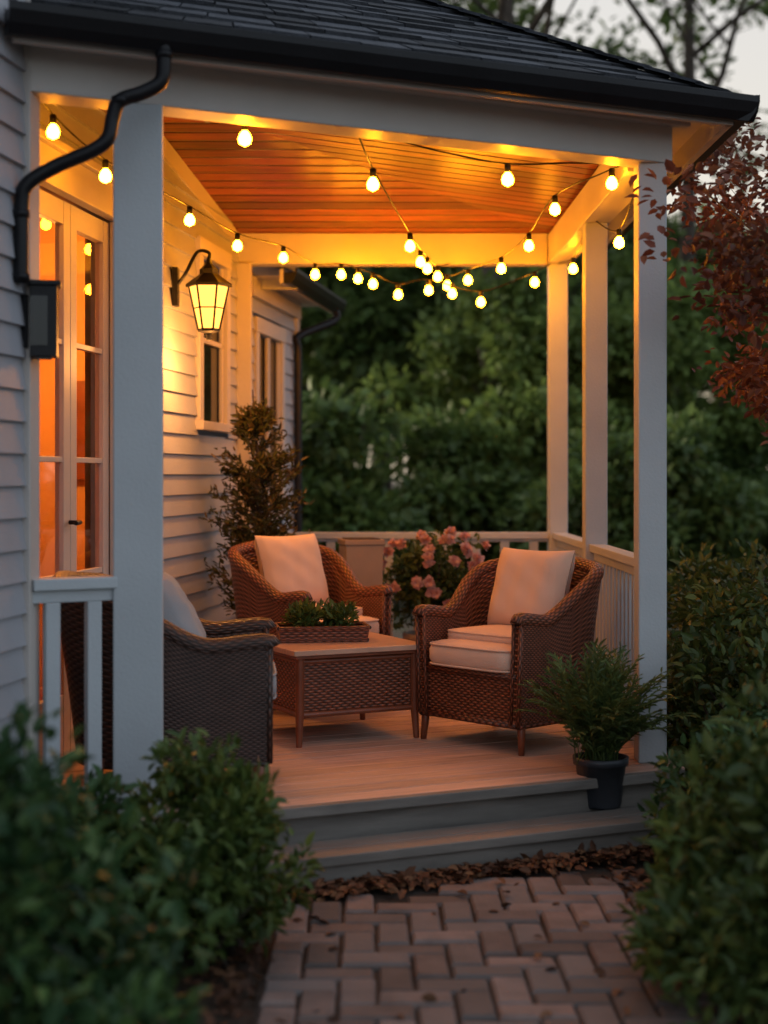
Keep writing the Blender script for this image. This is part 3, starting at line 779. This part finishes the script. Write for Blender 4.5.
# rose shrub
def pot(mb,r,h,mi=0,soil=1):
    mb.lathe([(.001,0),(r*.72,0),(r*.76,.01),(r*.93,h*.84),(r*1.02,h*.85),(r*1.04,h),(r*.94,h),(r*.9,h*.9)],(0,0,0),28,mi)
    mb.lathe([(.001,h*.9),(r*.92,h*.9)],(0,0,0),28,soil)
e=empty('rose_bush',(.38,8.85,0)); mb=MB(); pot(mb,.17,.27); mb.obj('pot',['taupe','soil'],e,smooth=True)
rg=np.random.default_rng(21)
blobs=[]
for i in range(80):
    d=unit(rg.normal(size=(1,3)))[0]; q=np.array([0,0,.58])+d*np.array([.34,.24,.30])*rg.uniform(.3,1); blobs.append((q,(.07,.07,.065),36))
P,D,Nn=cloud_arrays(blobs,rg); link(bpy.data.objects.new('foliage',leaf_mesh('rose_leaves',P,D,Nn,.05,.028,'leafF',rg)),e)
Pf=[];Df=[];Nf=[]
for i in range(40):
    a=rg.uniform(-math.pi*.97,-.03) ; el=rg.uniform(-.5,.95)
    d=np.array([math.cos(a)*math.cos(el),math.sin(a)*math.cos(el),math.sin(el)]); q=np.array([0,0,.58])+d*np.array([.38,.30,.36])*rg.uniform(.92,1.04)
    R_=rg.uniform(.35,.95)
    for ring,(n,rr,lift) in enumerate(((9,.030,.1),(8,.021,.5),(6,.012,.9),(4,.005,1.2))):
        b1=unit(np.cross(d,[0.1,.2,1])[None])[0]; b2=np.cross(d,b1)
        for k in range(n):
            t=2*math.pi*(k+.5*ring)/n; rad=b1*math.cos(t)+b2*math.sin(t)
            Pf.append(q+rad*rr*.3*R_+d*.006*ring); Df.append((rad+d*lift)); Nf.append(d-rad*.3)
Pf,Df,Nf=map(np.array,(Pf,Df,Nf)); link(bpy.data.objects.new('roses',leaf_mesh('roses',Pf,Df,Nf,.031,.030,'petal',rg)),e)
mb=MB()
for i in range(9):
    a=i*.7; mb.tube([(0,0,.24),(math.cos(a)*.08,math.sin(a)*.08,.45),(math.cos(a)*.2,math.sin(a)*.18,.7)],[.008,.006,.003],5)
mb.obj('stems',['bark'],e)

# evergreen potted tree
e=empty('potted_evergreen',(-.62,8.45,0)); mb=MB(); pot(mb,.17,.3); mb.tube([(0,0,.25),(.01,0,.9),(0,0,1.3),(-.03,0,1.68)],[.022,.018,.01,.003],7,2)
rg=np.random.default_rng(31); Ps=[];Ds=[];Ns=[]
for i in range(110):
    t=rg.random()**.95; zz=.38+1.18*t; R_=.29*(1-t)**.75+.04; R_*=rg.uniform(.55,1.25); a=rg.uniform(0,2*math.pi)
    d=np.array([math.cos(a),math.sin(a),rg.uniform(.35,1.0)]); p0=np.array([0,0,zz]); L=R_
    p1=p0+d*L; mb.tube([tuple(p0),tuple((p0+p1)/2+np.array([0,0,-.01])),tuple(p1)],[.005,.004,.002],4,2)
    m=50; tt=rg.uniform(.2,1.08,(m,1)); Ps.append(p0+d*L*tt+rg.normal(size=(m,3))*.016); Ds.append(d*.8+rg.normal(size=(m,3))*.6); Ns.append(rg.normal(size=(m,3))+np.array([0,0,.5]))
mb.obj('pot_and_trunk',['pot','soil','bark'],e,smooth=True)
link(bpy.data.objects.new('foliage',leaf_mesh('evergreen',np.concatenate(Ps),np.concatenate(Ds),np.concatenate(Ns),.045,.015,'leafE',rg)),e)

# fern in pot on step
e=empty('potted_fern',(.935,6.03,-.13)); mb=MB(); pot(mb,.108,.2)
rg=np.random.default_rng(41); Ps=[];Ds=[];Ns=[]
for i in range(170):
    a=rg.uniform(0,2*math.pi); tilt=rg.uniform(.05,1.15); L=rg.uniform(.26,.47)
    pts=[];p=np.array([rg.normal()*.03,rg.normal()*.03,.18]); th=tilt*.5
    for k in range(11):
        pts.append(p.copy()); dirv=np.array([math.cos(a)*math.sin(th),math.sin(a)*math.sin(th),math.cos(th)]); p=p+dirv*L/10; th+=tilt*.10
    mb.tube([tuple(q) for q in pts[::2]],[.0025]*6,4,2,False)
    for k in range(2,11):
        dv=pts[k]-pts[k-1]; dv=dv/np.linalg.norm(dv); sd_=np.cross(dv,[0,0,1.]); sd_/=max(np.linalg.norm(sd_),1e-6)
        for sg in (-1,1):
            for h in (0,.5):
                Ps.append(pts[k]-(pts[k]-pts[k-1])*h); Ds.append(sd_*sg*.8+dv*.9+rg.normal(size=3)*.25); Ns.append(np.cross(sd_,dv)+rg.normal(size=3)*.3)
mb.obj('pot',['pot','soil','leafF'],e,smooth=True)
link(bpy.data.objects.new('fronds',leaf_mesh('fern',np.array(Ps),np.array(Ds),np.array(Ns),.042,.010,'leafF',rg)),e)

# ---------------------------------------------------------------- garden
shrub('garden_shrub',[((-.98,3.35,-.02),(.52,.5,.58),1)],130,.13,70,.066,.034,'leafA',51)
shrub('garden_shrub',[((-.52,4.5,.02),(.25,.30,.37),1)],70,.09,70,.052,.022,'leafB',52)
shrub('garden_shrub',[((-.95,4.45,-.05),(.3,.3,.34),1)],50,.1,70,.055,.028,'leafA',56)
shrub('garden_shrub',[((1.22,4.05,-.02),(.42,.55,.56),1)],120,.12,72,.064,.028,'leafC',53)
shrub('garden_shrub',[((1.45,5.4,-.05),(.35,.4,.42),1)],60,.12,70,.05,.026,'leafA',57)
shrub('boxwood_hedge',[((1.75,6.5,.15),(.45,.8,.56),1),((1.95,8.0,.2),(.5,.9,.6),1),((2.7,7.2,.2),(.6,1,.75),1)],90,.17,85,.056,.03,'leafC',54)

# rust tree
rt=tree_data('rust',11,H=3.4,trunk=.045,depth=4,spread=1.0,leafn=44,L=.055,W=.034,blobr=.17,mat='leafR',first=.2,nch=4)
place_tree('red_leaf_tree',rt,(2.86,6.6,GZ),.6,1.0,.9)

# background trees
T1=tree_data('tA',101,H=8,trunk=.16,leafn=44,L=.28,W=.18,blobr=.6,mat='leafT')
T2=tree_data('tB',202,H=7,trunk=.14,leafn=44,L=.26,W=.17,blobr=.55,mat='leafT2',first=.2)
T3=tree_data('tC',303,H=6,trunk=.12,leafn=60,L=.22,W=.14,blobr=.5,mat='leafT3',first=.2)
T4=tree_data('tD',404,H=11,trunk=.2,leafn=16,L=.2,W=.12,blobr=.45,mat='leafT2',first=.45)
place_tree('deciduous_tree',T3,(1.15,18,GZ),.5,.62)
place_tree('deciduous_tree',T1,(2.6,24,GZ),1.5,.72)
place_tree('deciduous_tree',T2,(-.8,22,GZ),2.5,.8)
place_tree('deciduous_tree',T1,(-2.8,24,GZ),.2,1.0)
place_tree('deciduous_tree',T3,(4.4,21,GZ),4.0,.66)
place_tree('deciduous_tree',T2,(7.0,21,GZ),3.0,.58)
place_tree('tall_tree',T4,(4.9,25,GZ),.3,1.1)
place_tree('tall_tree',T4,(1.95,19.5,GZ),2.3,1.0)
place_tree('tall_tree',T4,(.3,27,GZ),1.3,1.1)
place_tree('tall_tree',T4,(-3,29,GZ),5.3,1.1)
for i in range(9):
    x=-10+i*3.0+random.uniform(-.6,.6)
    place_tree('deciduous_tree',(T1,T3,T2)[i%3],(x,34+random.uniform(-2,3),GZ),random.uniform(0,6),random.uniform(.75,.95)*(1.2 if i%3==1 else 1))
for i in range(6):
    x=-15+i*7+random.uniform(-.7,.7)
    place_tree('deciduous_tree',(T2,T1)[i%2],(x,44+random.uniform(-2,3),GZ),random.uniform(0,6),random.uniform(1.1,1.25))
us=tree_data('us',505,H=2.2,trunk=.06,depth=3,leafn=130,L=.17,W=.11,blobr=.55,mat='leafT2',first=.02,nch=4)
for i in range(10):
    place_tree('understory_shrub',us,(-3.2+i*1.35+random.uniform(-.2,.2),17+random.uniform(-1.5,3),GZ),random.uniform(0,6),random.uniform(.7,.95))

# ---------------------------------------------------------------- light & sky
w=bpy.data.worlds.new('World'); scene.world=w; w.use_nodes=True; nt=w.node_tree
sky=nt.nodes.new('ShaderNodeTexSky'); sky.sky_type='NISHITA'; sky.sun_disc=False
EL=math.radians(11); AZ=math.radians(-62)
sky.sun_elevation=EL; sky.sun_rotation=AZ; sky.air_density=1.0; sky.dust_density=4.0; sky.ozone_density=1.0
bg=nt.nodes['Background']
tc=N(nt,'ShaderNodeTexCoord'); sx=N(nt,'ShaderNodeSeparateXYZ'); nt.links.new(tc.outputs['Generated'],sx.inputs[0])
yy=math_(nt,'MULTIPLY_ADD',sx.outputs[1],1.4,-.35); yy.node.use_clamp=True
zz_=math_(nt,'MULTIPLY_ADD',sx.outputs[2],-1.3,1.05); zz_.node.use_clamp=True
gl_=math_(nt,'MULTIPLY',yy,zz_)
hz=mixc(nt,gl_,(.50,.54,.60),(.72,.60,.46))
sv=N(nt,'ShaderNodeVectorMath',operation='SCALE'); nt.links.new(sky.outputs[0],sv.inputs[0]); sv.inputs['Scale'].default_value=.10
ad=N(nt,'ShaderNodeVectorMath',operation='ADD'); nt.links.new(sv.outputs[0],ad.inputs[0]); nt.links.new(hz,ad.inputs[1])
nt.links.new(ad.outputs[0],bg.inputs[0]); bg.inputs[1].default_value=1.0
sl=bpy.data.lights.new('sun','SUN'); sl.energy=2.6; sl.angle=math.radians(14); sl.color=(1,.86,.66)
so=bpy.data.objects.new('sun',sl); link(so)
dirv=Vector((math.sin(AZ)*math.cos(EL),math.cos(AZ)*math.cos(EL),math.sin(EL)))
so.rotation_euler=(-dirv).to_track_quat('-Z','Y').to_euler()

# ---------------------------------------------------------------- camera
cd=bpy.data.cameras.new('camera'); co=bpy.data.objects.new('camera',cd); link(co)
co.location=(0,0,1.2); co.rotation_euler=(math.radians(90),0,0)
cd.sensor_fit='VERTICAL'; cd.sensor_height=36; cd.lens=1500/1024*36; cd.shift_x=16/1024; cd.shift_y=-37/1024
cd.clip_start=.05; cd.clip_end=2000
cd.dof.use_dof=True; cd.dof.focus_distance=6.7; cd.dof.aperture_fstop=1.3
scene.camera=co
scene.view_settings.view_transform='Standard'; scene.view_settings.look='None'; scene.view_settings.exposure=0
